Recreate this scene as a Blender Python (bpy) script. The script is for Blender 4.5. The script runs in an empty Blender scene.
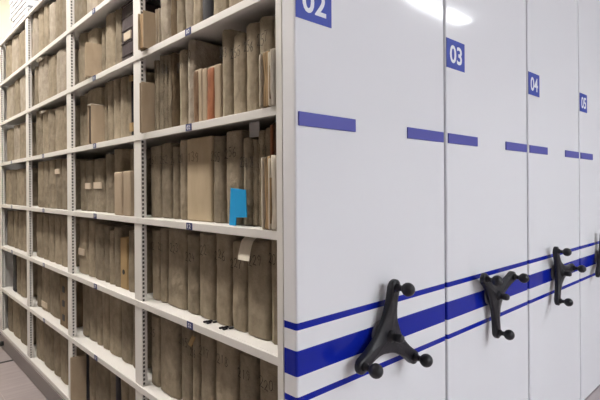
import bpy, bmesh, math, random
from mathutils import Vector, Matrix, noise
random.seed(11)
SC = bpy.context.scene
COL = SC.collection
PI = math.pi

# ------------------------------------------------------------------ materials
def new_mat(name):
    m = bpy.data.materials.new(name); m.use_nodes = True
    nt = m.node_tree
    return m, nt, nt.nodes['Principled BSDF']

def simple(name, col, rough=.5, metal=0., coat=0., spec=.5):
    m, nt, b = new_mat(name)
    b.inputs['Base Color'].default_value = (*col, 1)
    b.inputs['Roughness'].default_value = rough
    b.inputs['Metallic'].default_value = metal
    b.inputs['Coat Weight'].default_value = coat
    b.inputs['Specular IOR Level'].default_value = spec
    return m

def paint(name, col, rough, var=.03, bump=.02, scale=40):
    """painted metal: faint tone variation and orange peel"""
    m, nt, b = new_mat(name)
    N, L = nt.nodes.new, nt.links.new
    tc = N('ShaderNodeTexCoord')
    no = N('ShaderNodeTexNoise'); no.inputs['Scale'].default_value = 3.; no.inputs['Detail'].default_value = 4
    L(tc.outputs['Object'], no.inputs['Vector'])
    r = N('ShaderNodeValToRGB')
    r.color_ramp.elements[0].color = (*[c * (1 - var) for c in col], 1)
    r.color_ramp.elements[1].color = (*[min(1, c * (1 + var)) for c in col], 1)
    L(no.outputs['Fac'], r.inputs['Fac']); L(r.outputs['Color'], b.inputs['Base Color'])
    n2 = N('ShaderNodeTexNoise'); n2.inputs['Scale'].default_value = scale
    L(tc.outputs['Object'], n2.inputs['Vector'])
    bp = N('ShaderNodeBump'); bp.inputs['Strength'].default_value = bump; bp.inputs['Distance'].default_value = .01
    L(n2.outputs['Fac'], bp.inputs['Height']); L(bp.outputs['Normal'], b.inputs['Normal'])
    b.inputs['Roughness'].default_value = rough
    return m

def cloth(name, c0, c1, rough=.9, weave=.35, vlo=.8, vhi=1.18, stretch=.35, scale=14, blotch=.5):
    """woven or paper wrapper: blotchy tone, fine weave, a little variation book by book"""
    m, nt, b = new_mat(name)
    N, L = nt.nodes.new, nt.links.new
    tc = N('ShaderNodeTexCoord'); oi = N('ShaderNodeObjectInfo')
    mul = N('ShaderNodeVectorMath'); mul.operation = 'SCALE'; mul.inputs['Scale'].default_value = 37.
    cmb = N('ShaderNodeCombineXYZ')
    for k in 'XYZ': L(oi.outputs['Random'], cmb.inputs[k])
    L(cmb.outputs[0], mul.inputs[0])
    add = N('ShaderNodeVectorMath'); add.operation = 'ADD'
    L(tc.outputs['Object'], add.inputs[0]); L(mul.outputs[0], add.inputs[1])
    mp = N('ShaderNodeMapping'); mp.inputs['Scale'].default_value = (1, 1, stretch)
    L(add.outputs[0], mp.inputs['Vector'])
    no = N('ShaderNodeTexNoise'); no.inputs['Scale'].default_value = scale; no.inputs['Detail'].default_value = 7
    no.inputs['Roughness'].default_value = .62
    L(mp.outputs[0], no.inputs['Vector'])
    r = N('ShaderNodeValToRGB')
    r.color_ramp.elements[0].position = .5 - blotch * .4; r.color_ramp.elements[0].color = (*c0, 1)
    r.color_ramp.elements[1].position = .5 + blotch * .4; r.color_ramp.elements[1].color = (*c1, 1)
    L(no.outputs['Fac'], r.inputs['Fac'])
    mr = N('ShaderNodeMapRange'); mr.inputs['To Min'].default_value = vlo; mr.inputs['To Max'].default_value = vhi
    L(oi.outputs['Random'], mr.inputs['Value'])
    hs = N('ShaderNodeHueSaturation'); L(r.outputs['Color'], hs.inputs['Color']); L(mr.outputs[0], hs.inputs['Value'])
    L(hs.outputs['Color'], b.inputs['Base Color'])
    w = N('ShaderNodeTexNoise'); w.inputs['Scale'].default_value = 260; w.inputs['Detail'].default_value = 2
    L(add.outputs[0], w.inputs['Vector'])
    big = N('ShaderNodeTexNoise'); big.inputs['Scale'].default_value = 26; big.inputs['Detail'].default_value = 3
    L(add.outputs[0], big.inputs['Vector'])
    s = N('ShaderNodeMath'); s.operation = 'MULTIPLY_ADD'; s.inputs[1].default_value = .12
    L(w.outputs['Fac'], s.inputs[0]); L(big.outputs['Fac'], s.inputs[2])
    bp = N('ShaderNodeBump'); bp.inputs['Strength'].default_value = weave; bp.inputs['Distance'].default_value = .012
    L(s.outputs[0], bp.inputs['Height']); L(bp.outputs['Normal'], b.inputs['Normal'])
    b.inputs['Roughness'].default_value = rough; b.inputs['Specular IOR Level'].default_value = .25
    return m

def pages(name, c0, c1):
    """edges of old leaves: fine vertical lines across the book's thickness"""
    m, nt, b = new_mat(name)
    N, L = nt.nodes.new, nt.links.new
    tc = N('ShaderNodeTexCoord')
    mp = N('ShaderNodeMapping'); mp.inputs['Scale'].default_value = (30, 240, 6)
    L(tc.outputs['Object'], mp.inputs['Vector'])
    no = N('ShaderNodeTexNoise'); no.inputs['Scale'].default_value = 1.; no.inputs['Detail'].default_value = 4
    L(mp.outputs[0], no.inputs['Vector'])
    r = N('ShaderNodeValToRGB')
    r.color_ramp.elements[0].position = .38; r.color_ramp.elements[0].color = (*c0, 1)
    r.color_ramp.elements[1].position = .62; r.color_ramp.elements[1].color = (*c1, 1)
    L(no.outputs['Fac'], r.inputs['Fac']); L(r.outputs['Color'], b.inputs['Base Color'])
    bp = N('ShaderNodeBump'); bp.inputs['Strength'].default_value = .6; bp.inputs['Distance'].default_value = .004
    L(no.outputs['Fac'], bp.inputs['Height']); L(bp.outputs['Normal'], b.inputs['Normal'])
    b.inputs['Roughness'].default_value = .95
    return m

def banded_paint(name, base, band, ranges, rough):
    """white enamel with horizontal blue bands at fixed heights above the floor"""
    m, nt, b = new_mat(name)
    N, L = nt.nodes.new, nt.links.new
    tc = N('ShaderNodeTexCoord'); sp = N('ShaderNodeSeparateXYZ')
    L(tc.outputs['Object'], sp.inputs[0])
    prev = None
    for lo, hi in ranges:
        c = N('ShaderNodeMath'); c.operation = 'COMPARE'
        c.inputs[1].default_value = (lo + hi) / 2; c.inputs[2].default_value = (hi - lo) / 2
        L(sp.outputs['Z'], c.inputs[0])
        if prev is None: prev = c
        else:
            mx = N('ShaderNodeMath'); mx.operation = 'MAXIMUM'
            L(prev.outputs[0], mx.inputs[0]); L(c.outputs[0], mx.inputs[1]); prev = mx
    mix = N('ShaderNodeMix'); mix.data_type = 'RGBA'
    mix.inputs['A'].default_value = (*base, 1); mix.inputs['B'].default_value = (*band, 1)
    L(prev.outputs[0], mix.inputs['Factor']); L(mix.outputs['Result'], b.inputs['Base Color'])
    no = N('ShaderNodeTexNoise'); no.inputs['Scale'].default_value = 1.6; no.inputs['Detail'].default_value = 1
    L(tc.outputs['Object'], no.inputs['Vector'])
    bp = N('ShaderNodeBump'); bp.inputs['Strength'].default_value = .05; bp.inputs['Distance'].default_value = .02
    L(no.outputs['Fac'], bp.inputs['Height']); L(bp.outputs['Normal'], b.inputs['Normal'])
    b.inputs['Roughness'].default_value = rough; b.inputs['Specular IOR Level'].default_value = .2
    return m

def emit(name, col, strength):
    m, nt, b = new_mat(name)
    b.inputs['Base Color'].default_value = (.9, .9, .9, 1)
    b.inputs['Emission Color'].default_value = (*col, 1); b.inputs['Emission Strength'].default_value = strength
    return m

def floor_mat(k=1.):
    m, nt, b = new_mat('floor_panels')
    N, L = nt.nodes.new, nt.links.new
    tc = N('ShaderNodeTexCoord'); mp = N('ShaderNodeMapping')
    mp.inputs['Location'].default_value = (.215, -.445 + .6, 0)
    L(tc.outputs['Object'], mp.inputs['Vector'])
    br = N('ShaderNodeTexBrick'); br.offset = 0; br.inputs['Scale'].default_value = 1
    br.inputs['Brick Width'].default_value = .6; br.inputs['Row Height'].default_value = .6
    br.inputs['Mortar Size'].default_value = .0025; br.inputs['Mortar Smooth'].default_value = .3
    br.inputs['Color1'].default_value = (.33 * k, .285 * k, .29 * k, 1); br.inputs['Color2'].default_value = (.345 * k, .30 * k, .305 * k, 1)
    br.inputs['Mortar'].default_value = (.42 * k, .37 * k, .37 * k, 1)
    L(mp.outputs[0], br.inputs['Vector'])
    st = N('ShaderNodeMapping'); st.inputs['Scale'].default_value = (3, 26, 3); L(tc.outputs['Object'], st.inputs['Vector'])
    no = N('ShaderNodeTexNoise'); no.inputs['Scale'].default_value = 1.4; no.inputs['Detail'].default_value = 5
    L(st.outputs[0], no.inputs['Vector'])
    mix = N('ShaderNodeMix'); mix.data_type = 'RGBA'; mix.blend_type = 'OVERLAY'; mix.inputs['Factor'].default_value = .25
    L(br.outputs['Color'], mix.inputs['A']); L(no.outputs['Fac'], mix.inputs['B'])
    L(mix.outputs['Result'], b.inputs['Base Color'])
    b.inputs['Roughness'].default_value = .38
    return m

BLUE = (.006, .018, .34)
BANDS = [(.993, 1.0135), (.862, .935), (.785, .804)]
M = {
    'enamel': banded_paint('white_enamel_with_blue_bands', (.81, .82, .86), BLUE, BANDS, .09),
    'shelf': paint('shelf_white_paint', (.75, .735, .71), .42),
    'plinth': paint('plinth_grey', (.22, .195, .195), .5),
    'dark': simple('floor_rail_grey', (.05, .05, .05), .8),
    'slot_shade': simple('slot_shade_grey', (.10, .10, .10), .8),
    'bounce_cut_wall': paint('bounce_cut_aisle_wall', (.15, .13, .11), .8),  # unseen wall darkened to cut bounce light, stands in for filled shelving
    'darkleaf': pages('darkened_leaf_edges', (.02, .013, .008), (.12, .08, .05)),
    'backing_shade': paint('backing_shade_grey', (.09, .085, .08), .7),  # darkened so the gaps above the volumes look shaded
    'body': paint('carcass_grey', (.5, .5, .5), .5),
    'sign': simple('sign_blue', (.025, .055, .40), .5),
    'white': simple('sign_white', (.82, .84, .90), .4),
    'strip': simple('label_strip_blue', (.085, .09, .40), .5),
    'tagblue': simple('shelf_tag_blue', (.02, .035, .16), .4),
    'plastic': paint('black_plastic', (.008, .008, .012), .40, .1, .1, 120),
    'shaft': simple('grey_shaft', (.35, .35, .38), .35, .6),
    'ink': simple('black_ink', (.022, .018, .015), .85),
    'cloth': cloth('brown_linen_wrapper', (.205, .168, .118), (.335, .28, .206), weave=.9, blotch=.5, vlo=.82, vhi=1.28, stretch=.8, scale=20),
    'light': cloth('pale_linen_wrapper', (.27, .23, .18), (.41, .355, .285), weave=1., blotch=.5, stretch=.8, scale=20, vlo=1., vhi=1.3),
    'old': cloth('dark_brown_cloth', (.09, .06, .035), (.24, .18, .115), weave=.8),
    'smooth': cloth('tan_smooth_board', (.42, .335, .225), (.50, .405, .28), weave=.08, vlo=.95, vhi=1.05),
    'box': cloth('tan_card_box', (.38, .30, .21), (.48, .385, .28), weave=.06, vlo=.9, vhi=1.1),
    'boxfile': cloth('ochre_card', (.36, .245, .12), (.42, .295, .15), weave=.05, vlo=1, vhi=1),
    'plum': cloth('dark_plum_binding', (.030, .020, .024), (.065, .045, .05), weave=.3, rough=.6),
    'black': cloth('black_binding', (.012, .012, .018), (.03, .028, .035), weave=.15, rough=.6),
    'darkred': cloth('dark_maroon_binding', (.035, .018, .012), (.10, .045, .025), weave=.2, rough=.6),
    'redleather': cloth('red_brown_leather', (.22, .075, .035), (.42, .17, .085), weave=.3, rough=.7, scale=30),
    'brownleather': cloth('rubbed_brown_leather', (.16, .09, .05), (.40, .26, .16), weave=.3, rough=.7, scale=30),
    'cream': cloth('cream_paper', (.56, .50, .40), (.78, .72, .62), weave=.2, vlo=.95, vhi=1.05),
    'pages': pages('aged_leaf_edges', (.045, .026, .011), (.46, .31, .16)),
    'label': simple('cream_paper_label', (.62, .52, .40), .9),
    'bluecard': simple('bright_blue_card', (.002, .34, .74), .45),
    'greycard': simple('grey_card', (.42, .42, .43), .8),
    'whitebox': paint('white_box_card', (.80, .81, .83), .7),
    'boxgap': simple('box_base_card', (.36, .37, .40), .8),
    'rubber': simple('black_rubber', (.012, .012, .012), .6),
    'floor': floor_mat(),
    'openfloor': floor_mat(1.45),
    'cream_wall': paint('cream_wall_paint', (.88, .83, .66), .8),
    'white_wall': paint('white_wall_paint', (.75, .74, .73), .8),
    'ceiling': paint('ceiling_paint', (.72, .72, .71), .85),
    'tube': emit('lit_diffuser_cool', (.93, .97, 1.), 48.0),
    'warmtube': emit('lit_diffuser_warm', (1., .94, .87), 58.0),
    'housing': simple('lamp_housing', (.8, .8, .8), .4),
}

# ------------------------------------------------------------------ mesh helpers
def bm_box(bm, lo, hi, bev=0., seg=2, mi=0):
    vs = [bm.verts.new((x, y, z)) for x in (lo[0], hi[0]) for y in (lo[1], hi[1]) for z in (lo[2], hi[2])]
    q = [(0, 1, 3, 2), (4, 6, 7, 5), (0, 4, 5, 1), (2, 3, 7, 6), (0, 2, 6, 4), (1, 5, 7, 3)]
    fs = [bm.faces.new([vs[i] for i in f]) for f in q]
    for f in fs: f.material_index = mi
    if bev > 0:
        es = list({e for f in fs for e in f.edges})
        bmesh.ops.bevel(bm, geom=es, offset=bev, segments=seg, affect='EDGES', profile=.5, clamp_overlap=True, material=-1)

def bm_prism(bm, pts, a, b, axis, mi=0):
    """closed outline pts (2-D) swept from a to b along axis"""
    def P(p, t):
        return {'x': (t, p[0], p[1]), 'y': (p[0], t, p[1]), 'z': (p[0], p[1], t)}[axis]
    A = [bm.verts.new(P(p, a)) for p in pts]; B = [bm.verts.new(P(p, b)) for p in pts]
    n = len(pts)
    fs = [bm.faces.new(A), bm.faces.new(B[::-1])]
    for i in range(n): fs.append(bm.faces.new([A[i], B[i], B[(i + 1) % n], A[(i + 1) % n]]))
    for f in fs: f.material_index = mi
    return fs

def bm_lathe(bm, prof, org, axis='-y', n=24, mi=0):
    """prof = (radius, distance along the axis) pairs"""
    rings = []
    for r, t in prof:
        ring = []
        for k in range(n):
            a = 2 * PI * k / n; u, v = r * math.cos(a), r * math.sin(a)
            p = {'-y': (u, -t, v), '-x': (-t, u, v), 'z': (u, v, t)}[axis]
            ring.append(bm.verts.new((org[0] + p[0], org[1] + p[1], org[2] + p[2])))
        rings.append(ring)
    for a, b in zip(rings, rings[1:]):
        for k in range(n):
            f = bm.faces.new([a[k], a[(k + 1) % n], b[(k + 1) % n], b[k]]); f.material_index = mi; f.smooth = True
    for r in (rings[0], rings[-1]):
        f = bm.faces.new(r); f.material_index = mi

def mesh_obj(name, bm, mats, parent=None, smooth=False, loc=None):
    bmesh.ops.recalc_face_normals(bm, faces=bm.faces)
    me = bpy.data.meshes.new(name)
    if smooth:
        for f in bm.faces: f.smooth = True
    bm.to_mesh(me); bm.free()
    for m in (mats if isinstance(mats, (list, tuple)) else [mats]): me.materials.append(M[m])
    o = bpy.data.objects.new(name, me); COL.objects.link(o)
    if parent: o.parent = parent
    if loc: o.location = loc
    return o

def empty(name, loc):
    o = bpy.data.objects.new(name, None); COL.objects.link(o); o.location = loc
    o.empty_display_size = .1
    return o

def tag(o, label, cat, group=None):
    o['label'] = label; o['category'] = cat
    if group: o['group'] = group
    return o

def struct(o):
    o['kind'] = 'structure'; return o

def local_box(name, lo, hi, mat, parent=None, bev=0., seg=2, org=(0, 0, 0)):
    bm = bmesh.new()
    bm_box(bm, [lo[i] - org[i] for i in range(3)], [hi[i] - org[i] for i in range(3)], bev, seg)
    return mesh_obj(name, bm, mat, parent)

def text_verts(s, size, bold=0.):
    cu = bpy.data.curves.new('lettering', 'FONT'); cu.body = s; cu.size = size; cu.offset = bold
    cu.align_x = 'CENTER'; cu.align_y = 'CENTER'; cu.resolution_u = 4
    ob = bpy.data.objects.new('lettering', cu)
    me = ob.to_mesh()
    vs = [v.co.copy() for v in me.vertices]; fs = [tuple(p.vertices) for p in me.polygons]
    ob.to_mesh_clear(); bpy.data.objects.remove(ob); bpy.data.curves.remove(cu)
    xs = [v.x for v in vs]; ys = [v.y for v in vs]
    cx, cy = (min(xs) + max(xs)) / 2, (min(ys) + max(ys)) / 2
    return [(v.x - cx, v.y - cy) for v in vs], fs, max(xs) - min(xs), max(ys) - min(ys)

def bm_text(bm, s, w, h, org, facing, mi, bold=0.):
    """lettering of overall size w x h centred on org, read from the -y or the -x side"""
    vs, fs, tw, th = text_verts(s, 1., bold)
    nv = []
    for x, y in vs:
        x *= w / tw; y *= h / th
        nv.append(bm.verts.new((org[0] + x, org[1], org[2] + y) if facing == '-y' else (org[0], org[1] - x, org[2] + y)))
    for f in fs:
        try: g = bm.faces.new([nv[i] for i in f]); g.material_index = mi
        except ValueError: pass

DIG = {
 '0': [[(.5, 1), (.15, .8), (.05, .45), (.2, .08), (.5, 0), (.85, .2), (.95, .55), (.8, .9), (.5, 1)]],
 '1': [[(.3, .8), (.55, 1), (.5, 0)]],
 '2': [[(.1, .75), (.3, 1), (.7, .98), (.85, .7), (.6, .4), (.1, .02), (.5, .08), (1, .0)]],
 '3': [[(.1, .9), (.5, 1), (.85, .8), (.45, .55), (.9, .35), (.6, .02), (.1, .1)]],
 '4': [[(.4, 1), (.05, .4), (.9, .42)], [(.7, .75), (.62, 0)]],
 '5': [[(.9, 1), (.25, .96), (.18, .58), (.6, .62), (.9, .35), (.6, .02), (.1, .08)]],
 '6': [[(.75, 1), (.3, .7), (.1, .3), (.35, .0), (.8, .1), (.85, .4), (.45, .5), (.15, .3)]],
 '7': [[(.08, .95), (.9, 1), (.45, .5), (.35, 0)]],
 '8': [[(.55, .55), (.2, .75), (.45, 1), (.8, .85), (.55, .52), (.15, .25), (.45, 0), (.88, .2), (.55, .55)]],
 '9': [[(.85, .8), (.5, 1), (.15, .75), (.45, .5), (.85, .75), (.8, .3), (.6, 0)]],
}
def bm_handwriting(bm, s, dw, dh, x, yc, zc, mi, rnd, t=.0026):
    """numbers brushed on by hand, read from the -x side"""
    n = len(s)
    for i, ch in enumerate(s):
        oy = (i - (n - 1) / 2) * dw * 1.18; dz = rnd.uniform(-.15, .15) * dh; sc = rnd.uniform(.88, 1.1)
        for st in DIG[ch]:
            P = [Vector((oy + (px - .5) * dw * sc, (pz - .5) * dh * sc + dz)) for px, pz in st]
            L, R = [], []
            for k, p in enumerate(P):
                d = (P[min(k + 1, len(P) - 1)] - P[max(k - 1, 0)]); d.normalize() if d.length else None
                nn = Vector((-d.y, d.x)) * t * .5 * rnd.uniform(.75, 1.2)
                L.append(p + nn); R.append(p - nn)
            A = [bm.verts.new((x, yc - q.x, zc + q.y)) for q in L]; B = [bm.verts.new((x, yc - q.x, zc + q.y)) for q in R]
            for k in range(len(P) - 1):
                f = bm.faces.new([A[k], A[k + 1], B[k + 1], B[k]]); f.material_index = mi

def bm_volume(bm, w, h, d, r, amp, seed, lean=0., bulge=.0, mi=0, nz=10, cloth_top=0.):
    """a bound or wrapped volume: spine towards -x at x=0, centred on y=0, standing on z=0"""
    r = min(r, w * .45, d * .3)
    prof = []
    for k in range(5):                                   # spine face, right to left
        t = k / 4; y = (-w / 2 + r) + t * (w - 2 * r)
        prof.append((-bulge * math.sin(PI * t), y))
    for k in (1, 2, 3):
        a = PI / 2 * k / 3; prof.append((r - r * math.cos(a), w / 2 - r + r * math.sin(a)))
    for k in (1, 2, 3): prof.append((r + (d - 2 * r * .3 - r) * k / 3, w / 2))
    prof.append((d, w / 2 - r * .3)); prof.append((d, -w / 2 + r * .3))
    for k in (3, 2, 1): prof.append((r + (d - 2 * r * .3 - r) * k / 3, -w / 2))
    for k in (3, 2, 1):
        a = PI / 2 * k / 3; prof.append((r - r * math.cos(a), -w / 2 + r - r * math.sin(a)))
    e = min(.006, h * .05)
    zs = [(0, .004), (e * .6, 0)] + [(e + (h - 2 * e) * k / nz, 0) for k in range(nz + 1)] + [(h - e * .4, .001), (h, .005)]
    rings = []
    off = Vector((seed * 7.3, seed * 3.1, seed * 1.7))
    for z, ins in zs:
        ring = []
        for x, y in prof:
            q = Vector((x * 9, y * 14, z * 9)) + off
            n1 = noise.noise(q); n2 = noise.noise(q * 2.6 + Vector((5, 9, 2)))
            dx = amp * (.9 * n1 + .6 * n2)
            dy = -abs(amp * (.6 * n1 + .5 * n2)) * (1 if y > 0 else -1)
            xx = x + dx * (1 if x < d * .5 else 0); yy = y + dy
            xx += ins * (1 if x < d / 2 else -1); yy -= min(ins, w * .2) * (1 if y > 0 else -1)
            zz = z
            if z > h - .02 and cloth_top: zz = z + cloth_top * noise.noise(Vector((x * 18, y * 30, seed)))
            if z > h - .001: zz = min(zz, h)
            ring.append(bm.verts.new((xx, yy + lean * (z / h - .5), zz)))
        rings.append(ring)
    n = len(prof)
    for a, b in zip(rings, rings[1:]):
        for k in range(n):
            f = bm.faces.new([a[k], a[(k + 1) % n], b[(k + 1) % n], b[k]]); f.material_index = mi; f.smooth = True
    for rr in (rings[0], rings[-1]):
        f = bm.faces.new(rr); f.material_index = mi
    return bm

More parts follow.
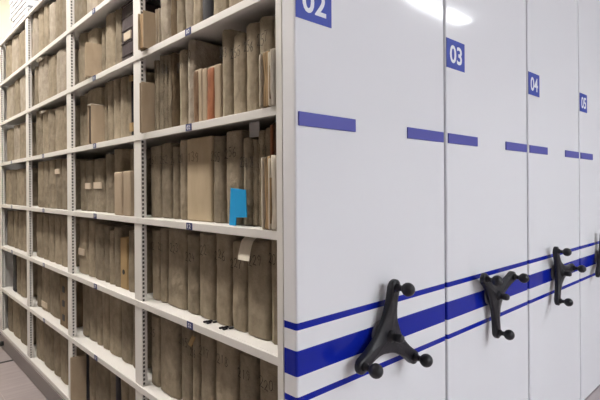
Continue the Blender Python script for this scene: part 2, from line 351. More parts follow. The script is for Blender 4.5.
# ---- measured shelf contents: (bay, level, [(y right, y left, height, spine set-back, depth, kind, options)])
BOOKS = [
(1,0,[
 (0.935,0.990,0.158,-0.024,0.270,'wornbox',{}),
 (0.902,0.934,0.178,0.030,0.270,'worn',{}),
 (0.818,0.897,0.337,0.030,0.270,'light',{}),
 (0.757,0.806,0.313,0.030,0.270,'old',{}),
 (0.695,0.757,0.325,0.030,0.270,'cloth',{}),
 (0.626,0.687,0.337,0.030,0.270,'light',{}),
 (0.560,0.626,0.313,0.030,0.270,'cloth',{}),
 (0.487,0.556,0.325,0.030,0.270,'black',{}),
 (0.390,0.486,0.337,0.030,0.270,'cloth',{}),
 (0.299,0.387,0.313,0.030,0.270,'cloth',{}),
]),
(1,1,[
 (0.960,0.982,0.217,-0.022,0.270,'pulled',{}),
 (0.948,0.959,0.318,0.036,0.270,'cloth',{}),
 (0.924,0.948,0.315,0.036,0.270,'cloth',{}),
 (0.880,0.924,0.329,0.036,0.270,'cloth',{'n': '231'}),
 (0.843,0.880,0.320,0.036,0.270,'cloth',{'n': '233'}),
 (0.813,0.843,0.317,0.036,0.270,'cloth',{'n': '248'}),
 (0.785,0.813,0.319,0.036,0.270,'old',{}),
 (0.691,0.747,0.310,0.036,0.270,'cloth',{'n': '249'}),
 (0.622,0.681,0.334,0.036,0.270,'light',{'n': '50'}),
 (0.567,0.622,0.211,0.036,0.270,'redpage',{}),
 (0.532,0.565,0.206,0.036,0.270,'box',{}),
 (0.442,0.525,0.204,0.036,0.270,'red',{}),
 (0.379,0.440,0.315,0.036,0.270,'cloth',{'n': '253'}),
 (0.298,0.372,0.283,0.036,0.270,'cloth',{'n': '255'}),
 (0.228,0.296,0.298,0.036,0.270,'cloth',{'n': '256'}),
 (0.152,0.224,0.300,0.036,0.270,'cloth',{'n': '257'}),
 (0.115,0.150,0.291,0.036,0.270,'cloth',{}),
 (0.106,0.157,0.168,-0.012,0.042,'worn',{}),
 (0.090,0.104,0.170,-0.012,0.042,'cream',{}),
]),
(1,2,[
 (0.940,1.042,0.317,0.050,0.270,'cloth',{'n': '251'}),
 (0.843,0.934,0.323,0.050,0.270,'cloth',{'n': '252'}),
 (0.782,0.834,0.305,0.050,0.270,'cloth',{'n': '24'}),
 (0.714,0.774,0.326,0.050,0.270,'cloth',{'n': '128'}),
 (0.528,0.709,0.324,0.050,0.270,'smooth',{'n': '139'}),
 (0.446,0.521,0.318,0.050,0.270,'cloth',{'n': '255'}),
 (0.342,0.438,0.328,0.050,0.270,'cloth',{'n': '256'}),
 (0.283,0.338,0.298,0.050,0.270,'cloth',{'n': '258'}),
 (0.251,0.281,0.293,0.050,0.270,'cloth',{'n': '26'}),
 (0.219,0.250,0.316,0.050,0.270,'cloth',{}),
 (0.179,0.217,0.321,0.050,0.270,'cloth',{'n': '61'}),
 (0.135,0.177,0.334,0.050,0.270,'darkred',{}),
 (0.116,0.158,0.224,-0.006,0.044,'worn',{}),
 (0.090,0.114,0.225,-0.006,0.044,'cream',{}),
]),
(1,3,[
 (0.976,1.053,0.313,0.060,0.270,'cloth',{'n': '2'}),
 (0.912,0.973,0.325,0.060,0.270,'cloth',{'n': '221'}),
 (0.739,0.901,0.331,0.060,0.270,'cloth',{'n': '223', 'lean': -0.012}),
 (0.643,0.735,0.313,0.060,0.270,'cloth',{'n': '224'}),
 (0.537,0.641,0.325,0.060,0.270,'cloth',{'n': '22'}),
 (0.426,0.525,0.337,0.060,0.270,'cloth',{'n': '226', 'tie': 1}),
 (0.331,0.419,0.313,0.060,0.270,'cloth',{'n': '227', 'tie': 1}),
 (0.208,0.328,0.325,0.060,0.270,'cloth',{'n': '229', 'tag': 1}),
 (0.150,0.202,0.337,0.060,0.270,'cloth',{'n': '20'}),
]),
(1,4,[
 (0.958,1.048,0.313,0.050,0.270,'cloth',{'n': '25'}),
 (0.788,0.956,0.325,0.050,0.270,'cloth',{}),
 (0.686,0.772,0.337,0.050,0.270,'cloth',{'n': '215'}),
 (0.626,0.682,0.313,0.050,0.270,'cloth',{'n': '216', 'tag': 2}),
 (0.522,0.621,0.325,0.050,0.270,'cloth',{'n': '217'}),
 (0.381,0.515,0.337,0.050,0.270,'cloth',{'n': '218'}),
 (0.271,0.367,0.313,0.050,0.270,'cloth',{'n': '219'}),
 (0.142,0.254,0.325,0.050,0.270,'cloth',{'n': '220'}),
]),
(2,-1,[
 (1.789,1.978,0.313,0.020,0.270,'cloth',{}),
 (1.611,1.763,0.325,0.020,0.270,'light',{}),
 (1.500,1.606,0.337,0.020,0.270,'cloth',{}),
]),
(2,0,[
 (1.869,2.009,0.317,0.050,0.270,'cloth',{}),
 (1.688,1.847,0.298,0.050,0.270,'cloth',{}),
 (1.626,1.651,0.185,-0.026,0.270,'pulled',{}),
 (1.578,1.625,0.272,0.050,0.270,'cloth',{}),
 (1.444,1.573,0.319,0.050,0.270,'cloth',{}),
 (1.354,1.440,0.311,0.050,0.270,'cloth',{}),
 (1.174,1.351,0.297,0.050,0.270,'plum',{'lab': (0.45, 0.1)}),
]),
(2,1,[
 (1.940,2.018,0.318,0.060,0.270,'cloth',{}),
 (1.889,1.932,0.324,0.060,0.270,'cloth',{}),
 (1.669,1.885,0.325,0.060,0.270,'cloth',{}),
 (1.613,1.668,0.212,-0.008,0.270,'pulled',{}),
 (1.581,1.612,0.334,0.060,0.270,'cloth',{}),
 (1.501,1.576,0.331,0.060,0.270,'cloth',{}),
 (1.404,1.494,0.326,0.060,0.270,'cloth',{}),
 (1.312,1.400,0.319,0.060,0.270,'cloth',{}),
 (1.272,1.309,0.318,0.060,0.270,'cloth',{}),
 (1.232,1.267,0.320,0.060,0.270,'blackstrap',{}),
 (1.189,1.226,0.327,0.060,0.270,'cloth',{}),
]),
(2,2,[
 (1.919,2.018,0.298,0.060,0.270,'cloth',{}),
 (1.790,1.912,0.292,0.060,0.270,'cloth',{'lab': (0.5, 0.12)}),
 (1.613,1.785,0.296,0.060,0.270,'cloth',{'lab': (0.5, 0.12)}),
 (1.491,1.606,0.315,0.060,0.270,'cloth',{}),
 (1.389,1.487,0.334,0.060,0.270,'cloth',{}),
 (1.209,1.290,0.322,0.060,0.270,'cloth',{}),
 (1.249,1.338,0.210,0.005,0.050,'box',{}),
 (1.145,1.228,0.212,0.005,0.050,'box',{}),
]),
(2,3,[
 (1.865,2.012,0.324,0.050,0.270,'cloth',{'lab': (0.6, 0.12)}),
 (1.748,1.855,0.324,0.050,0.270,'cloth',{}),
 (1.610,1.742,0.308,0.050,0.270,'cloth',{}),
 (1.539,1.606,0.303,0.050,0.270,'cloth',{}),
 (1.471,1.535,0.285,0.050,0.270,'cloth',{}),
 (1.384,1.467,0.306,0.050,0.270,'cloth',{}),
 (1.297,1.380,0.256,0.050,0.270,'boxfile',{}),
 (1.212,1.290,0.296,0.050,0.270,'cloth',{}),
 (1.152,1.208,0.296,0.050,0.270,'cloth',{}),
]),
(2,4,[
 (1.905,2.018,0.313,0.070,0.270,'cloth',{}),
 (1.782,1.902,0.325,0.070,0.270,'cloth',{}),
 (1.700,1.779,0.337,0.070,0.270,'cloth',{}),
 (1.594,1.697,0.313,0.070,0.270,'cloth',{}),
 (1.437,1.591,0.325,0.070,0.270,'cloth',{}),
 (1.298,1.432,0.337,0.070,0.270,'cloth',{}),
 (1.203,1.296,0.313,0.070,0.270,'cloth',{}),
]),
(2,5,[
 (1.912,1.941,0.279,-0.022,0.270,'pulled',{}),
 (1.875,1.911,0.325,0.055,0.270,'black',{}),
 (1.769,1.867,0.337,0.055,0.270,'cloth',{}),
 (1.553,1.765,0.313,0.055,0.270,'cloth',{}),
 (1.476,1.542,0.325,0.055,0.270,'cloth',{}),
 (1.413,1.472,0.337,0.055,0.270,'black',{}),
 (1.322,1.408,0.313,0.055,0.270,'cloth',{}),
 (1.191,1.314,0.325,0.055,0.270,'cloth',{}),
]),
(3,-1,[
 (2.808,2.983,0.346,0.030,0.270,'light',{}),
 (2.669,2.799,0.340,0.030,0.270,'cloth',{}),
 (2.537,2.659,0.322,0.030,0.270,'cloth',{}),
 (2.398,2.531,0.290,0.030,0.270,'light',{}),
 (2.310,2.391,0.289,0.030,0.270,'cloth',{}),
 (2.247,2.306,0.274,0.030,0.270,'cloth',{}),
 (2.136,2.242,0.260,0.030,0.270,'cloth',{}),
]),
(3,0,[
 (2.816,2.914,0.298,0.030,0.270,'cloth',{}),
 (2.568,2.807,0.327,0.030,0.270,'light',{'flap': 1}),
 (2.383,2.558,0.296,0.030,0.270,'cloth',{}),
 (2.157,2.373,0.290,0.030,0.270,'light',{}),
]),
(3,1,[
 (2.705,2.886,0.328,0.030,0.270,'cloth',{}),
 (2.576,2.700,0.313,0.030,0.270,'cloth',{'flap': 1}),
 (2.422,2.568,0.301,0.030,0.270,'cloth',{}),
 (2.228,2.412,0.292,0.030,0.270,'cloth',{}),
 (2.143,2.220,0.286,0.030,0.270,'cloth',{}),
]),
(3,2,[
 (2.693,2.840,0.326,0.030,0.270,'cloth',{}),
 (2.564,2.688,0.327,0.030,0.270,'cloth',{}),
 (2.407,2.559,0.327,0.030,0.270,'cloth',{}),
 (2.273,2.400,0.326,0.030,0.270,'cloth',{'lab': (0.25, 0.1)}),
 (2.147,2.268,0.320,0.030,0.270,'cloth',{}),
]),
(3,3,[
 (2.794,2.971,0.320,0.050,0.270,'cloth',{}),
 (2.649,2.786,0.326,0.050,0.270,'cloth',{}),
 (2.515,2.644,0.324,0.050,0.270,'cloth',{}),
 (2.376,2.509,0.329,0.050,0.270,'cloth',{}),
 (2.230,2.368,0.328,0.050,0.270,'cloth',{}),
]),
(3,4,[
 (2.877,2.998,0.313,0.060,0.270,'cloth',{}),
 (2.680,2.869,0.325,0.060,0.270,'cloth',{'lab': (0.86, 0.12)}),
 (2.435,2.671,0.337,0.060,0.270,'cloth',{}),
 (2.165,2.318,0.313,0.030,0.270,'holes',{}),
]),
(3,5,[
 (2.797,2.998,0.313,0.050,0.270,'cloth',{}),
 (2.559,2.788,0.325,0.050,0.270,'cloth',{}),
 (2.405,2.550,0.337,0.050,0.270,'cloth',{}),
 (2.236,2.397,0.313,0.050,0.270,'cloth',{}),
]),
(4,-1,[
 (3.658,3.877,0.338,0.030,0.270,'cloth',{}),
 (3.407,3.642,0.331,0.030,0.270,'light',{}),
 (3.158,3.392,0.303,0.030,0.270,'cloth',{}),
]),
(4,0,[
 (3.571,3.862,0.298,0.030,0.270,'light',{}),
 (3.371,3.556,0.307,0.030,0.270,'cloth',{}),
 (3.148,3.360,0.302,0.030,0.270,'light',{}),
]),
(4,1,[
 (3.617,3.848,0.286,0.030,0.270,'cloth',{}),
 (3.397,3.587,0.296,0.030,0.270,'light',{}),
 (3.156,3.386,0.289,0.030,0.270,'cloth',{}),
]),
(4,2,[
 (3.698,3.907,0.303,0.030,0.270,'cloth',{}),
 (3.493,3.687,0.296,0.030,0.270,'cloth',{}),
 (3.247,3.482,0.297,0.030,0.270,'cloth',{}),
 (3.159,3.238,0.299,0.030,0.270,'cloth',{}),
]),
(4,3,[
 (3.721,3.958,0.312,0.050,0.270,'cloth',{}),
 (3.539,3.699,0.319,0.050,0.270,'cloth',{}),
 (3.365,3.528,0.316,0.050,0.270,'cloth',{}),
 (3.248,3.355,0.321,0.050,0.270,'cloth',{}),
]),
(4,4,[
 (3.620,3.739,0.313,0.050,0.270,'black',{}),
 (3.479,3.606,0.325,0.050,0.270,'cloth',{}),
 (3.312,3.469,0.337,0.050,0.270,'cloth',{}),
]),
(4,5,[
 (3.771,3.958,0.313,0.050,0.270,'cloth',{}),
 (3.512,3.757,0.325,0.050,0.270,'cloth',{}),
 (3.276,3.503,0.337,0.050,0.270,'cloth',{}),
]),
]

# ------------------------------------------------------------------ the room
CEIL = 3.8
X0, X1, Y0, Y1 = -2.1, 8.6, -7.6, 5.1
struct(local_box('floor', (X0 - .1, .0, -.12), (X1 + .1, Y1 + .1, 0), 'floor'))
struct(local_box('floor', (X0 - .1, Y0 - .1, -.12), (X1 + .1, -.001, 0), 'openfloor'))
struct(local_box('ceiling', (X0 - .1, Y0 - .1, CEIL), (X1 + .1, Y1 + .1, CEIL + .1), 'ceiling'))
struct(local_box('wall_left', (X0 - .1, Y0, 0), (X0, Y1, CEIL), 'bounce_cut_wall'))
struct(local_box('wall_right', (X1, Y0, 0), (X1 + .1, Y1, CEIL), 'white_wall'))
struct(local_box('wall_back', (X0, Y1, 0), (X1, Y1 + .1, CEIL), 'cream_wall'))
struct(local_box('wall_front', (X0, Y0 - .1, 0), (X1, Y0, CEIL), 'white_wall'))
for i, y in enumerate((.62, 3.445)):
    struct(local_box('trim_%d' % (i + 1), (X0, y - .014, -.002), (5.0, y + .014, .003), 'dark'))  # dark rails set in the floor

# ------------------------------------------------------------------ mobile shelving
LEVEL_Z = {-2: 2.715, -1: 2.353, 0: 1.999, 1: 1.640, 2: 1.269, 3: .897, 4: .519, 5: .140}
JOINT = [.083, 1.06, 2.02, 3.0, 3.96]
PITCH, PANEL_TOP, DEPTH = .8215, 2.80, .805
TAGS = {(1, 0): '80', (1, 1): '02', (1, 2): '12', (1, 3): '52', (2, 0): '85', (2, 1): '07', (2, 2): '17', (2, 3): '57', (2, 4): '67',
        (3, 1): '08', (3, 2): '18', (3, 3): '58', (3, 4): '68', (4, 1): '09', (4, 2): '19', (4, 3): '59', (2, -1): '87', (1, 4): '62'}
TAGY = {1: .596, 2: 1.578, 3: 2.555, 4: 3.50}

def star_outline(base, R=.163, cap=.021):
    """three arms that widen smoothly into the hub"""
    out = []
    for k in range(3):
        a0 = math.radians(base + 120 * k)
        loc = []
        s = [.030 + (R - .030) * t / 12 for t in range(13)]
        wid = lambda a: .0175 + .004 * max(0, (a - .11) / .05) ** 2 + .062 * math.exp(-a / .045)
        for a in s: loc.append((a, -min(wid(a), 1.72 * a)))
        we = wid(R)
        for t in range(1, 8):
            b = -PI / 2 + PI * t / 8; loc.append((R + we * math.cos(b), we * math.sin(b)))
        for a in s[::-1]: loc.append((a, min(wid(a), 1.72 * a)))
        for a, b in loc:
            out.append((a * math.cos(a0) - b * math.sin(a0), a * math.sin(a0) + b * math.cos(a0)))
    res = []
    for p in out:
        if not res or (p[0] - res[-1][0]) ** 2 + (p[1] - res[-1][1]) ** 2 > 1e-6: res.append(p)
    if (res[0][0] - res[-1][0]) ** 2 + (res[0][1] - res[-1][1]) ** 2 < 1e-6: res.pop()
    return res

def handle(parent, hx, hz, base):
    """three-armed turning handle: dished arms, ball grips, hub on a short shaft"""
    pts = star_outline(base)
    yb = lambda r: -.020 - .012 * (r / .18) ** 2          # arms dish towards the user at the tips
    bm = bmesh.new()
    layers = []
    for ins, t in ((.003, 0), (0, .004), (0, .016), (.0015, .019), (.005, .021)):
        ring = []
        for x, z in pts:
            r = math.hypot(x, z); k = 1 - ins / max(r, .02)
            ring.append(bm.verts.new((x * k, yb(r) - t, z * k)))
        layers.append(ring)
    n = len(pts)
    for a, b in zip(layers, layers[1:]):
        for i in range(n):
            f = bm.faces.new([a[i], a[(i + 1) % n], b[(i + 1) % n], b[i]]); f.smooth = True
    for ring, t in ((layers[0], 0), (layers[-1], .021)):  # faces filled as fans of strips to the hub centre line
        inner = [bm.verts.new((v.co.x * .35, yb(math.hypot(v.co.x, v.co.z) * .35) - t - (.004 if t else 0), v.co.z * .35)) for v in ring]
        for i in range(n):
            f = bm.faces.new([ring[i], ring[(i + 1) % n], inner[(i + 1) % n], inner[i]]); f.smooth = True
        c = bm.verts.new((0, yb(0) - t - (.006 if t else 0), 0))
        for i in range(n):
            f = bm.faces.new([inner[i], inner[(i + 1) % n], c]); f.smooth = True
    h = mesh_obj('handle', bm, 'plastic', parent, loc=(hx, 0, hz))
    bm = bmesh.new()
    bm_lathe(bm, [(.046, 0), (.046, .006), (.040, .010), (.026, .012), (.026, .024)], (0, 0, 0), '-y', 28)
    mesh_obj('shaft', bm, 'shaft', h)
    bm = bmesh.new()
    bm_lathe(bm, [(.022, .038), (.021, .050), (.013, .055), (.012, .062), (.0145, .068), (.0145, .082), (.011, .090), (.003, .092)], (0, 0, 0), '-y', 20)
    mesh_obj('hub', bm, 'plastic', h)
    for k in range(3):
        a = math.radians(base + 120 * k)
        bm = bmesh.new()
        prof = [(.015, .0), (.014, .012), (.0095, .016), (.0095, .026)]
        R = .0225
        for q in range(1, 12):
            b = -PI / 2 + PI * (q / 12) * .98 + .35 * (1 - q / 12)
            prof.append((R * math.cos(b), .026 + R + R * math.sin(b)))
        prof.append((.002, .026 + 2 * R))
        r = .160
        bm_lathe(bm, prof, (r * math.cos(a), yb(r) - .019, r * math.sin(a)), '-y', 20)
        mesh_obj('knob', bm, 'plastic', h)
    return h

def make_unit(num, x, label, base, hz, hx):
    u = empty('mobile_shelving_unit', (x, 0, 0)); tag(u, label, 'shelving unit', 'mobile shelving units in a row')
    bm = bmesh.new(); bm_box(bm, (0, 0, .007), (DEPTH, .058, PANEL_TOP), .007, 3)
    mesh_obj('end_panel', bm, 'enamel', u)
    # number sign
    bm = bmesh.new(); bm_box(bm, (.004, -.0016, 1.879), (.150, .001, 1.997))
    bm_text(bm, num, .098, .074, (.077, -.0022, 1.938), '-y', 1, .022)
    mesh_obj('number_sign', bm, ['sign', 'white'], u)
    for a in (.010, .545):
        local_box('label_strip', (a, -.005, 1.573), (a + .247, .001, 1.613), 'strip', u, .001, 1)
    handle(u, hx, hz, base)
    return u

def upright(y, near=False):
    """roll-formed post, both sides pierced with a column of slots"""
    w, x0, x1 = .074, .005, .029
    ya, yb = (y - .025, y) if near else (y - w / 2, y + w / 2)
    if near: ya, yb, x0 = .0581, .0835, -.003
    bm = bmesh.new()
    zt = LEVEL_Z[-2] + .02
    def quad(p): bm.faces.new([bm.verts.new(q) for q in p])
    quad([(x0, ya, 0.02), (x0, yb, 0.02), (x0, yb, zt), (x0, ya, zt)])
    if near: quad([(x0, ya, .02), (x1, ya, .02), (x1, ya, zt), (x0, ya, zt)])
    quad([(x1, ya, 0.02), (x1, ya, zt), (x1, yb, zt), (x1, yb, 0.02)])
    p = .0185
    bm_box(bm, (x0 + .002, ya + .002, .02), (x1 - .002, yb - .002, zt - .002), mi=1)  # dark filler box, colours the shade seen through the slots
    for s in ((yb,) if near else (ya, yb)):
        n = int((zt - .02) / p)
        quad([(x0, s, .02), (x0 + .0035, s, .02), (x0 + .0035, s, zt), (x0, s, zt)])
        quad([(x0 + .0125, s, .02), (x1, s, .02), (x1, s, zt), (x0 + .0125, s, zt)])
        for k in range(n):
            z = .02 + k * p
            quad([(x0 + .0035, s, z), (x0 + .0125, s, z), (x0 + .0125, s, z + .0075), (x0 + .0035, s, z + .0075)])
        quad([(x0 + .0035, s, .02 + n * p), (x0 + .0125, s, .02 + n * p), (x0 + .0125, s, zt), (x0 + .0035, s, zt)])
    return bm

u02 = make_unit('02', -.003, 'white mobile shelving unit with sign 02, its open side full of brown volumes', 82, .905, .381)
ox = -.003
def U(v): return (v[0] - ox, v[1], v[2])
def ubox(name, lo, hi, mat, bev=0., parent=None): return local_box(name, U(lo), U(hi), mat, parent or u02, bev, 1)
for i, y in enumerate(JOINT):
    bm = upright(y, i == 0)
    for v in bm.verts: v.co.x -= ox
    mesh_obj('upright', bm, ['shelf', 'slot_shade'], u02)
for b in range(1, 5):
    ya, yb = JOINT[b - 1] + (.001 if b == 1 else .0005), JOINT[b] - .0005
    for l, z in LEVEL_Z.items():
        bm = bmesh.new()
        bm_box(bm, U((.014, ya, z - .010)), U((.400, yb, z)))
        bm_box(bm, U((0, ya, z - .028)), U((.0145, yb, z)), .002, 2)
        sh = mesh_obj('shelf', bm, 'shelf', u02)
        if (b, l) in TAGS:
            bm = bmesh.new(); y = TAGY[b]
            bm_box(bm, U((-.0015, y - .021, z - .027)), U((.001, y + .021, z - .001)))
            bm_text(bm, TAGS[(b, l)], .024, .016, U((-.0021, y, z - .014)), '-x', 1, .012)
            mesh_obj('shelf_tag', bm, ['tagblue', 'white'], sh)
ubox('back_panel', (.402, .06, .10), (.408, 3.99, 2.72), 'backing_shade')
ubox('plinth', (-.004, .06, .022), (.79, 3.995, .112), 'plinth', .003)
ubox('plinth_fascia', (-.010, .085, .004), (-.004, 3.995, .113), 'plinth')
ubox('far_panel', (.0, 3.998, .02), (.79, 4.03, 2.74), 'shelf', .003)
ubox('rear_body', (.412, .06, .113), (.79, 3.99, 2.70), 'body')
bf = bmesh.new(); bm_lathe(bf, [(.02, 0), (.02, .02), (.013, .03), (.013, .04)], (-.010 - ox, 3.80, .055), '-x', 14)
mesh_obj('buffer', bf, 'rubber', u02)

for num, k, lab, base, hz, hx in (('03', 1, 'white closed mobile shelving unit with sign 03, second panel of the row', 24.5, .909, .362),
                              ('04', 2, 'white closed mobile shelving unit with sign 04, between units 03 and 05', 4, .906, .352),
                              ('05', 3, 'white closed mobile shelving unit with sign 05, rightmost in view', 95, .908, .340)):
    u = make_unit(num, -.003 + PITCH * k - .002 * (k == 1), lab, base, hz, hx)
    local_box('shelving_body', (.012, .058, .113), (DEPTH - .012, 3.99, 2.72), 'body', u, .004, 1)
    local_box('plinth', (.02, .062, .022), (DEPTH - .02, 3.98, .113), 'plinth', u)

# ------------------------------------------------------------------ volumes on the open side
ORD = ['first', 'second', 'third', 'fourth', 'fifth', 'sixth', 'seventh', 'eighth', 'ninth', 'tenth', 'eleventh', 'twelfth', 'thirteenth',
       'fourteenth', 'fifteenth', 'sixteenth', 'seventeenth', 'eighteenth', 'nineteenth', 'twentieth']
BAYN = {1: 'rightmost bay', 2: 'second bay from right', 3: 'third bay from right', 4: 'leftmost bay'}
LEVN = {5: 'bottom shelf', 4: 'second shelf up', 3: 'third shelf up', 2: 'fourth shelf up', 1: 'fifth shelf up', 0: 'sixth shelf up', -1: 'seventh shelf up'}
NAME = {'cloth': 'cloth_volume', 'light': 'cloth_volume', 'old': 'cloth_volume', 'box': 'card_box', 'smooth': 'board_volume', 'slipcase': 'card_box',
        'boxfile': 'box_file', 'plum': 'bound_ledger', 'black': 'bound_ledger', 'darkred': 'bound_ledger', 'worn': 'worn_ledger', 'cream': 'paper_folder',
        'red': 'leather_volume', 'pulled': 'board_volume', 'wornbox': 'worn_ledger', 'redpage': 'leather_volume', 'blackstrap': 'bound_ledger', 'holes': 'box_file'}
DESC = {'cloth': 'brown cloth volume', 'light': 'pale cloth volume', 'old': 'dark brown volume', 'box': 'plain tan box', 'smooth': 'smooth tan volume',
        'slipcase': 'open-sided tan box', 'boxfile': 'ochre box file', 'plum': 'dark plum ledger', 'black': 'black ledger', 'darkred': 'dark maroon ledger',
        'worn': 'ragged old ledger', 'pulled': 'pulled-out tan volume', 'wornbox': 'protruding ragged ledger', 'cream': 'worn cream folder', 'red': 'red-spined volume', 'redpage': 'rubbed leather-spined volume',
        'blackstrap': 'narrow black ledger', 'holes': 'dark holed box'}
CATN = {'wornbox': 'ledger', 'box': 'box', 'slipcase': 'box', 'boxfile': 'box file', 'holes': 'box file', 'cream': 'folder', 'plum': 'ledger', 'black': 'ledger', 'darkred': 'ledger',
        'worn': 'ledger', 'blackstrap': 'ledger'}

def paper_label(o, w, h, frac, lh, bulge):
    bm = bmesh.new(); z = h * (1 - frac)
    bm_box(bm, (-bulge - .004, -w * .32, z - lh * .5 * h), (-bulge + .004, w * .32, z + lh * .5 * h), .0008, 1)
    q = mesh_obj('paper_label', bm, 'label', o); q['label'] = 'cream paper label'

def volume(idx, w, h, s, d, kind, opt, loc):
    rnd = random.Random(idx * 31 + 5)
    bm = bmesh.new(); name = NAME[kind]; sd = rnd.uniform(0, 50)
    if kind in ('cloth', 'light', 'old'):
        amp = {'cloth': .0042, 'light': .0065, 'old': .0045}[kind]
        if 'n' in opt: amp = .0024
        bulge = min(.006, w * .08) if 'n' not in opt else .003
        bm_volume(bm, w - (.0065 if w > .035 else .004), h, d, .015, amp, sd, opt.get('lean', rnd.uniform(-.003, .003)), bulge, cloth_top=.006)
        mats = [kind]
        if 'n' in opt:
            dw = min(.021, (w - .014) / (1.2 * len(opt['n']))); mats.append('ink')
            bm_handwriting(bm, opt['n'], dw, .034, -bulge - .0062, 0, h - rnd.uniform(.058, .085), 1, rnd)
        o = mesh_obj(name, bm, mats, None, loc=loc)
        if 'lab' in opt: paper_label(o, w, h, opt['lab'][0], opt['lab'][1], bulge)
        if 'tie' in opt:
            b2 = bmesh.new()
            for k, (x, y) in enumerate(((-.004, .0), (-.018, .012), (-.026, .006), (-.034, .016))):
                bm_box(b2, (x - .009, w * .42 + y - .005, .001 + .003 * (k % 2)), (x + .009, w * .42 + y + .005, .006 + .004 * (k % 2)), .001, 1)
            q = mesh_obj('tie_ribbon', b2, 'black', o); q['label'] = 'black tie ribbon trailing onto the shelf'
        if 'flap' in opt:
            b2 = bmesh.new()
            bm_prism(b2, [(-.034, h - .016), (-.028, h - .030), (.004, h - .010), (.004, h - .002)], -w * .30, w * .12, 'y')
            mesh_obj('wrapper_flap', b2, 'cream', o)['label'] = 'loose pale wrapper flap'
        if opt.get('tag') == 1:
            b2 = bmesh.new(); A = []
            for k in range(7):
                t = k / 6; x = -.004 - .042 * math.sqrt(t); z = .336 - .074 * t; y = .022 - .012 * t
                A.append(((x, y + .031, z), (x, y - .031, z)))
            for p, q in zip(A, A[1:]): b2.faces.new([b2.verts.new(v) for v in (p[0], p[1], q[1], q[0])])
            bmesh.ops.remove_doubles(b2, verts=b2.verts, dist=1e-5); bmesh.ops.solidify(b2, geom=b2.faces[:], thickness=.0012)
            for v in b2.verts: v.co.z = min(v.co.z, .345)
            q = mesh_obj('paper_tag', b2, 'cream', o); q['label'] = 'curled cream paper tag'
        if opt.get('tag') == 2:
            b2 = bmesh.new()
            bm_prism(b2, [(.006, h - .012), (-.018, h - .014), (.014, h - .060), (.040, h - .054)], -.0075, -.006, 'x')
            q = mesh_obj('paper_tag', b2, 'boxfile', o); q['label'] = 'small slanting tan paper tag'
        return o
    if kind in ('smooth', 'box', 'boxfile', 'slipcase', 'holes'):
        mat = {'slipcase': 'box', 'holes': 'old'}.get(kind, kind)
        bm_volume(bm, w - .001, h, d, .004 if kind != 'smooth' else .008, .0005, sd)
        mats = [mat]
        if kind == 'smooth':
            mats.append('ink'); bm_handwriting(bm, opt['n'], .024, .036, -.0035, .035, h - .075, 1, rnd)
        o = mesh_obj(name, bm, mats, None, loc=loc)
        if kind == 'slipcase':
            b2 = bmesh.new(); bm_box(b2, (-.0015, w / 2 - .040, h * .28), (.004, w / 2 - .004, h - .006)); mesh_obj('open_side', b2, 'old', o)
            b2 = bmesh.new(); bm_box(b2, (-.004, -w / 2, h - .005), (d, w / 2 + .002, h + .0015), .001, 1); mesh_obj('lid', b2, 'cream', o)
        if kind == 'box' and w > .09:
            b2 = bmesh.new(); bm_box(b2, (-.0015, w / 2 - .022, .012), (.004, w / 2 - .001, h - .004)); mesh_obj('open_side', b2, 'old', o)
        if kind == 'boxfile':
            b2 = bmesh.new(); bm_lathe(b2, [(.0125, 0), (.0125, .002), (.009, .003)], (0, 0, .085), '-x', 16); mesh_obj('finger_ring', b2, 'rubber', o)
        if kind == 'holes':
            for z in (.06, .15, .24):
                b2 = bmesh.new(); bm_box(b2, (-.002, -.022, z - .02), (.004, .022, z + .02), .001, 1); mesh_obj('finger_hole', b2, 'rubber', o)
        return o
    if kind in ('plum', 'black', 'darkred', 'blackstrap'):
        mat = 'black' if kind == 'blackstrap' else kind
        bm_volume(bm, w - .001, h, d, .012, .0012, sd, 0, .003)
        o = mesh_obj(name, bm, mat, None, loc=loc)
        if kind == 'plum':
            for k in range(5):
                b2 = bmesh.new(); z = .05 + k * .062
                bm_box(b2, (-.006, -w * .42, z), (.001, w * .42, z + .005), .0015, 2); mesh_obj('raised_band', b2, 'plum', o)
            paper_label(o, w * .7, h, .52, .13, .004)
        if kind == 'blackstrap':
            for z0, z1 in ((.036, .078), (h - .04, h - .012)):
                b2 = bmesh.new(); bm_box(b2, (-.008, -w * .48, z0), (.004, w * .48, z1), .003, 2); mesh_obj('tan_band', b2, 'boxfile', o)['label'] = 'tan band'
        if kind == 'darkred':
            b2 = bmesh.new(); bm_box(b2, (-.005, w * .18, .01), (.004, w * .46, h - .008), .001, 1); mesh_obj('leaf_edge', b2, 'redleather', o)
        return o
    if kind in ('pulled', 'wornbox'):                     # slid forward past its neighbours: bare fore-edge, plain boards
        t = .0045
        bm_box(bm, (.0, -w / 2, 0), (d, -w / 2 + t, h), .001, 1); bm_box(bm, (.0, w / 2 - t, 0), (d, w / 2, h * .99), .001, 1)
        o = mesh_obj(name, bm, 'box', None, loc=loc)
        b2 = bmesh.new()
        bm_volume(b2, w - 2 * t - .001, h - .006, d - .010, .002, .0008 if kind == 'pulled' else .004, sd + 7, nz=16, cloth_top=.002 if kind == 'pulled' else .01)
        for v in b2.verts: v.co.x += .006; v.co.z += .002
        if kind == 'pulled' and w > .04:
            b3 = bmesh.new(); bm_box(b3, (-.002, -w / 2 - .0015, h - .002), (.10, w / 2 + .001, h + .0015), .0006, 1); mesh_obj('top_edge', b3, 'cream', o)
        mesh_obj('leaves', b2, 'darkleaf' if kind == 'pulled' else 'pages', o)
        return o
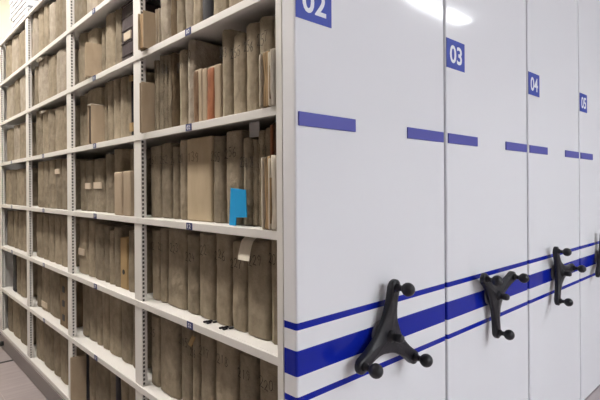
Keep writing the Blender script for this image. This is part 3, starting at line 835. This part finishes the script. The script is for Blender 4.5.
    if kind == 'worn':
        t = min(.008, w * .22)
        bm_volume(bm, t, h * .985, d, .003, .002, sd, rnd.uniform(-.004, .004))
        for v in bm.verts: v.co.y += w / 2 - t / 2
        b1 = len(bm.verts)
        bm_volume(bm, t, h * .97, d, .003, .002, sd + 3)
        bm.verts.ensure_lookup_table()
        for v in bm.verts[b1:]: v.co.y -= w / 2 - t / 2
        o = mesh_obj(name, bm, 'cream' if d < .1 else 'light', None, loc=loc)
        b2 = bmesh.new()
        bm_volume(b2, w - 2 * t - .001, h, d - .008, .004, .0045, sd + 7, 0, 0, nz=16, cloth_top=.012)
        for v in b2.verts: v.co.x += .006
        mesh_obj('leaves', b2, 'pages', o)
        return o
    if kind == 'cream':
        bm_volume(bm, w - .001, h, d, .008, .0035, sd, 0, .002, cloth_top=.01)
        o = mesh_obj(name, bm, 'cream', None, loc=loc)
        b2 = bmesh.new(); bm_box(b2, (-.004, w * .30, .02), (.010, w * .44, h * .7), .001, 1); mesh_obj('leaves', b2, 'pages', o)
        return o
    if kind in ('red', 'redpage'):
        bm_volume(bm, w - .001, h, d, .006, .0012, sd)
        o = mesh_obj(name, bm, 'box', None, loc=loc)
        b2 = bmesh.new(); f = .55
        bm_volume(b2, w * f, h * .965, .02, .008, .002, sd + 2, 0, .004)
        for v in b2.verts: v.co.y += w * (.5 - f / 2) - .001; v.co.x -= .005
        mesh_obj('spine', b2, 'redleather' if kind == 'red' else 'brownleather', o)['label'] = 'rubbed red-brown leather spine' if kind == 'red' else 'flaking brown leather spine'
        return o

idx = 0
for bay, lev, items in BOOKS:
    order = sorted(range(len(items)), key=lambda i: -(items[i][0] + items[i][1]) / 2)
    rank = {i: k for k, i in enumerate(order)}
    for i, (ya, yb, h, s, d, kind, opt) in enumerate(items):
        idx += 1
        o = volume(idx, yb - ya - .0006, h, s, d, kind, opt, (s + .003, (ya + yb) / 2, LEVEL_Z[lev] + .0005))
        w = yb - ya
        ds = DESC[kind]
        if 'n' in opt and len(opt['n']) == 3: ds = ds.replace('cloth ', '') + ' marked ' + opt['n']
        elif 'tag' in opt or 'lab' in opt: ds = ds + ' with label' if kind != 'plum' else ds
        elif kind in ('cloth', 'light') and w < .045: ds = 'narrow ' + ds
        elif kind in ('cloth', 'light') and w > .105: ds = 'wide ' + ds
        lab = '%s, %s from left, %s, %s' % (ds, ORD[rank[i]], LEVN[lev], BAYN[bay])
        tag(o, lab, CATN.get(kind, 'book'), 'volumes on the open shelves')

# loose things on the shelves
bm = bmesh.new()
bm_prism(bm, [(.368, 1.397), (.282, 1.391), (.278, 1.300), (.338, 1.297), (.341, 1.2695), (.378, 1.2695)], .030, .033, 'x')
for v in bm.verts: v.co.z -= 1.2695; v.co.y -= .33
tag(mesh_obj('card_divider', bm, 'bluecard', None, loc=(0, .33, 1.2695)), 'bright blue card divider standing on the fourth shelf up, right of the smooth tan volume', 'divider')
bm = bmesh.new()
bm_prism(bm, [(.254, 1.5675), (.307, 1.5675), (.307, 1.618), (.254, 1.618)], .066, .069, 'x')
for v in bm.verts: v.co.z -= 1.5675; v.co.y -= .28
tag(mesh_obj('index_card', bm, 'greycard', None, loc=(0, .28, 1.5675)), 'small grey card standing upright on top of the volume marked 258', 'card')

# flat white boxes stacked on the top of the run
z = 2.7155
STACK = [('lowest', 3.535, .044), ('second lowest', 3.60, .044), ('third from bottom', 3.585, .045), ('fourth from bottom', 3.665, .044),
         ('third from top', 3.655, .045), ('second from top', 3.67, .044), ('topmost', 3.69, .044), ]
for nm, yl, t in STACK:
    e = empty('flat_box', (.03, yl - .25, z))
    tag(e, 'flat white box, %s of the stack on top of the shelving' % nm, 'box', 'flat white boxes on top')
    local_box('lid', (0, -.27, .012), (.31, .25, t - .001), 'whitebox', e, .003, 1)
    local_box('base', (.006, -.262, 0), (.304, .243, .0125), 'boxgap', e)
    z += t

# ------------------------------------------------------------------ lamps
def lamp(x, y, L, along, label, tone='tube', wid=.15, z=CEIL):
    e = empty('ceiling_light', (x, y, z)); tag(e, label, 'ceiling light', 'fluorescent ceiling lights')
    a, b = (L / 2, wid) if along == 'x' else (wid, L / 2)
    bm = bmesh.new(); bm_box(bm, (-a, -b, -.07), (a, b, -.0005), .004, 1); mesh_obj('housing', bm, 'housing', e)
    bm = bmesh.new(); bm_box(bm, (-a + .015, -b + .015, -.085), (a - .015, b - .015, -.0701), .004, 1); mesh_obj('diffuser', bm, tone, e)
lamp(4.65, -2.28, 1.4, 'x', 'long ceiling light in the row nearer the end panels', 'tube', .085)
for x, nm in ((.8, 'leftmost'), (2.6, 'rightmost')):
    lamp(x, -4.4, 1.5, 'x', 'added long ceiling light in the middle row, %s' % nm)  # row added out of view to even out light down the panels
for x, nm in ((.6, 'leftmost'), (2.4, 'middle'), (4.2, 'rightmost')):
    lamp(x, -6.3, 1.5, 'x', 'added long ceiling light in the row by the front wall, %s' % nm)  # further added row, unseen, lifts the lower part of the panels
lamp(-.78, .9, 1.5, 'y', 'ceiling light over the aisle, nearer the end panels', 'warmtube')
lamp(-.78, 3.3, 1.5, 'y', 'ceiling light over the aisle, nearer the back wall', 'warmtube')
lamp(.9, 4.2, .6, 'x', 'added short ceiling light above the top of the shelving, by the back wall', 'warmtube')  # added to brighten the back wall and the stacked white boxes

# ------------------------------------------------------------------ camera, world, view
cd = bpy.data.cameras.new('camera'); cam = bpy.data.objects.new('camera', cd); COL.objects.link(cam)
Rm = Matrix(((.732289106, .00436752946, -.680979875), (-.680993880, -.00469650952, -.732274045), (-.00639645694, .999979434, -.000464941924)))
cam.matrix_world = Matrix.Translation((-.89052, -.97209, 1.395)) @ Rm.to_4x4()
cd.sensor_width = 36; cd.lens = 28.0654; cd.shift_y = -.02; cd.clip_start = .02
SC.camera = cam
w = bpy.data.worlds.new('world'); SC.world = w; w.use_nodes = True
w.node_tree.nodes['Background'].inputs[0].default_value = (.8, .85, .9, 1); w.node_tree.nodes['Background'].inputs[1].default_value = .05
SC.view_settings.view_transform = 'Standard'; SC.view_settings.look = 'None'
SC.view_settings.gamma = 1; SC.view_settings.use_curve_mapping = False
SC.view_settings.exposure = 0.0
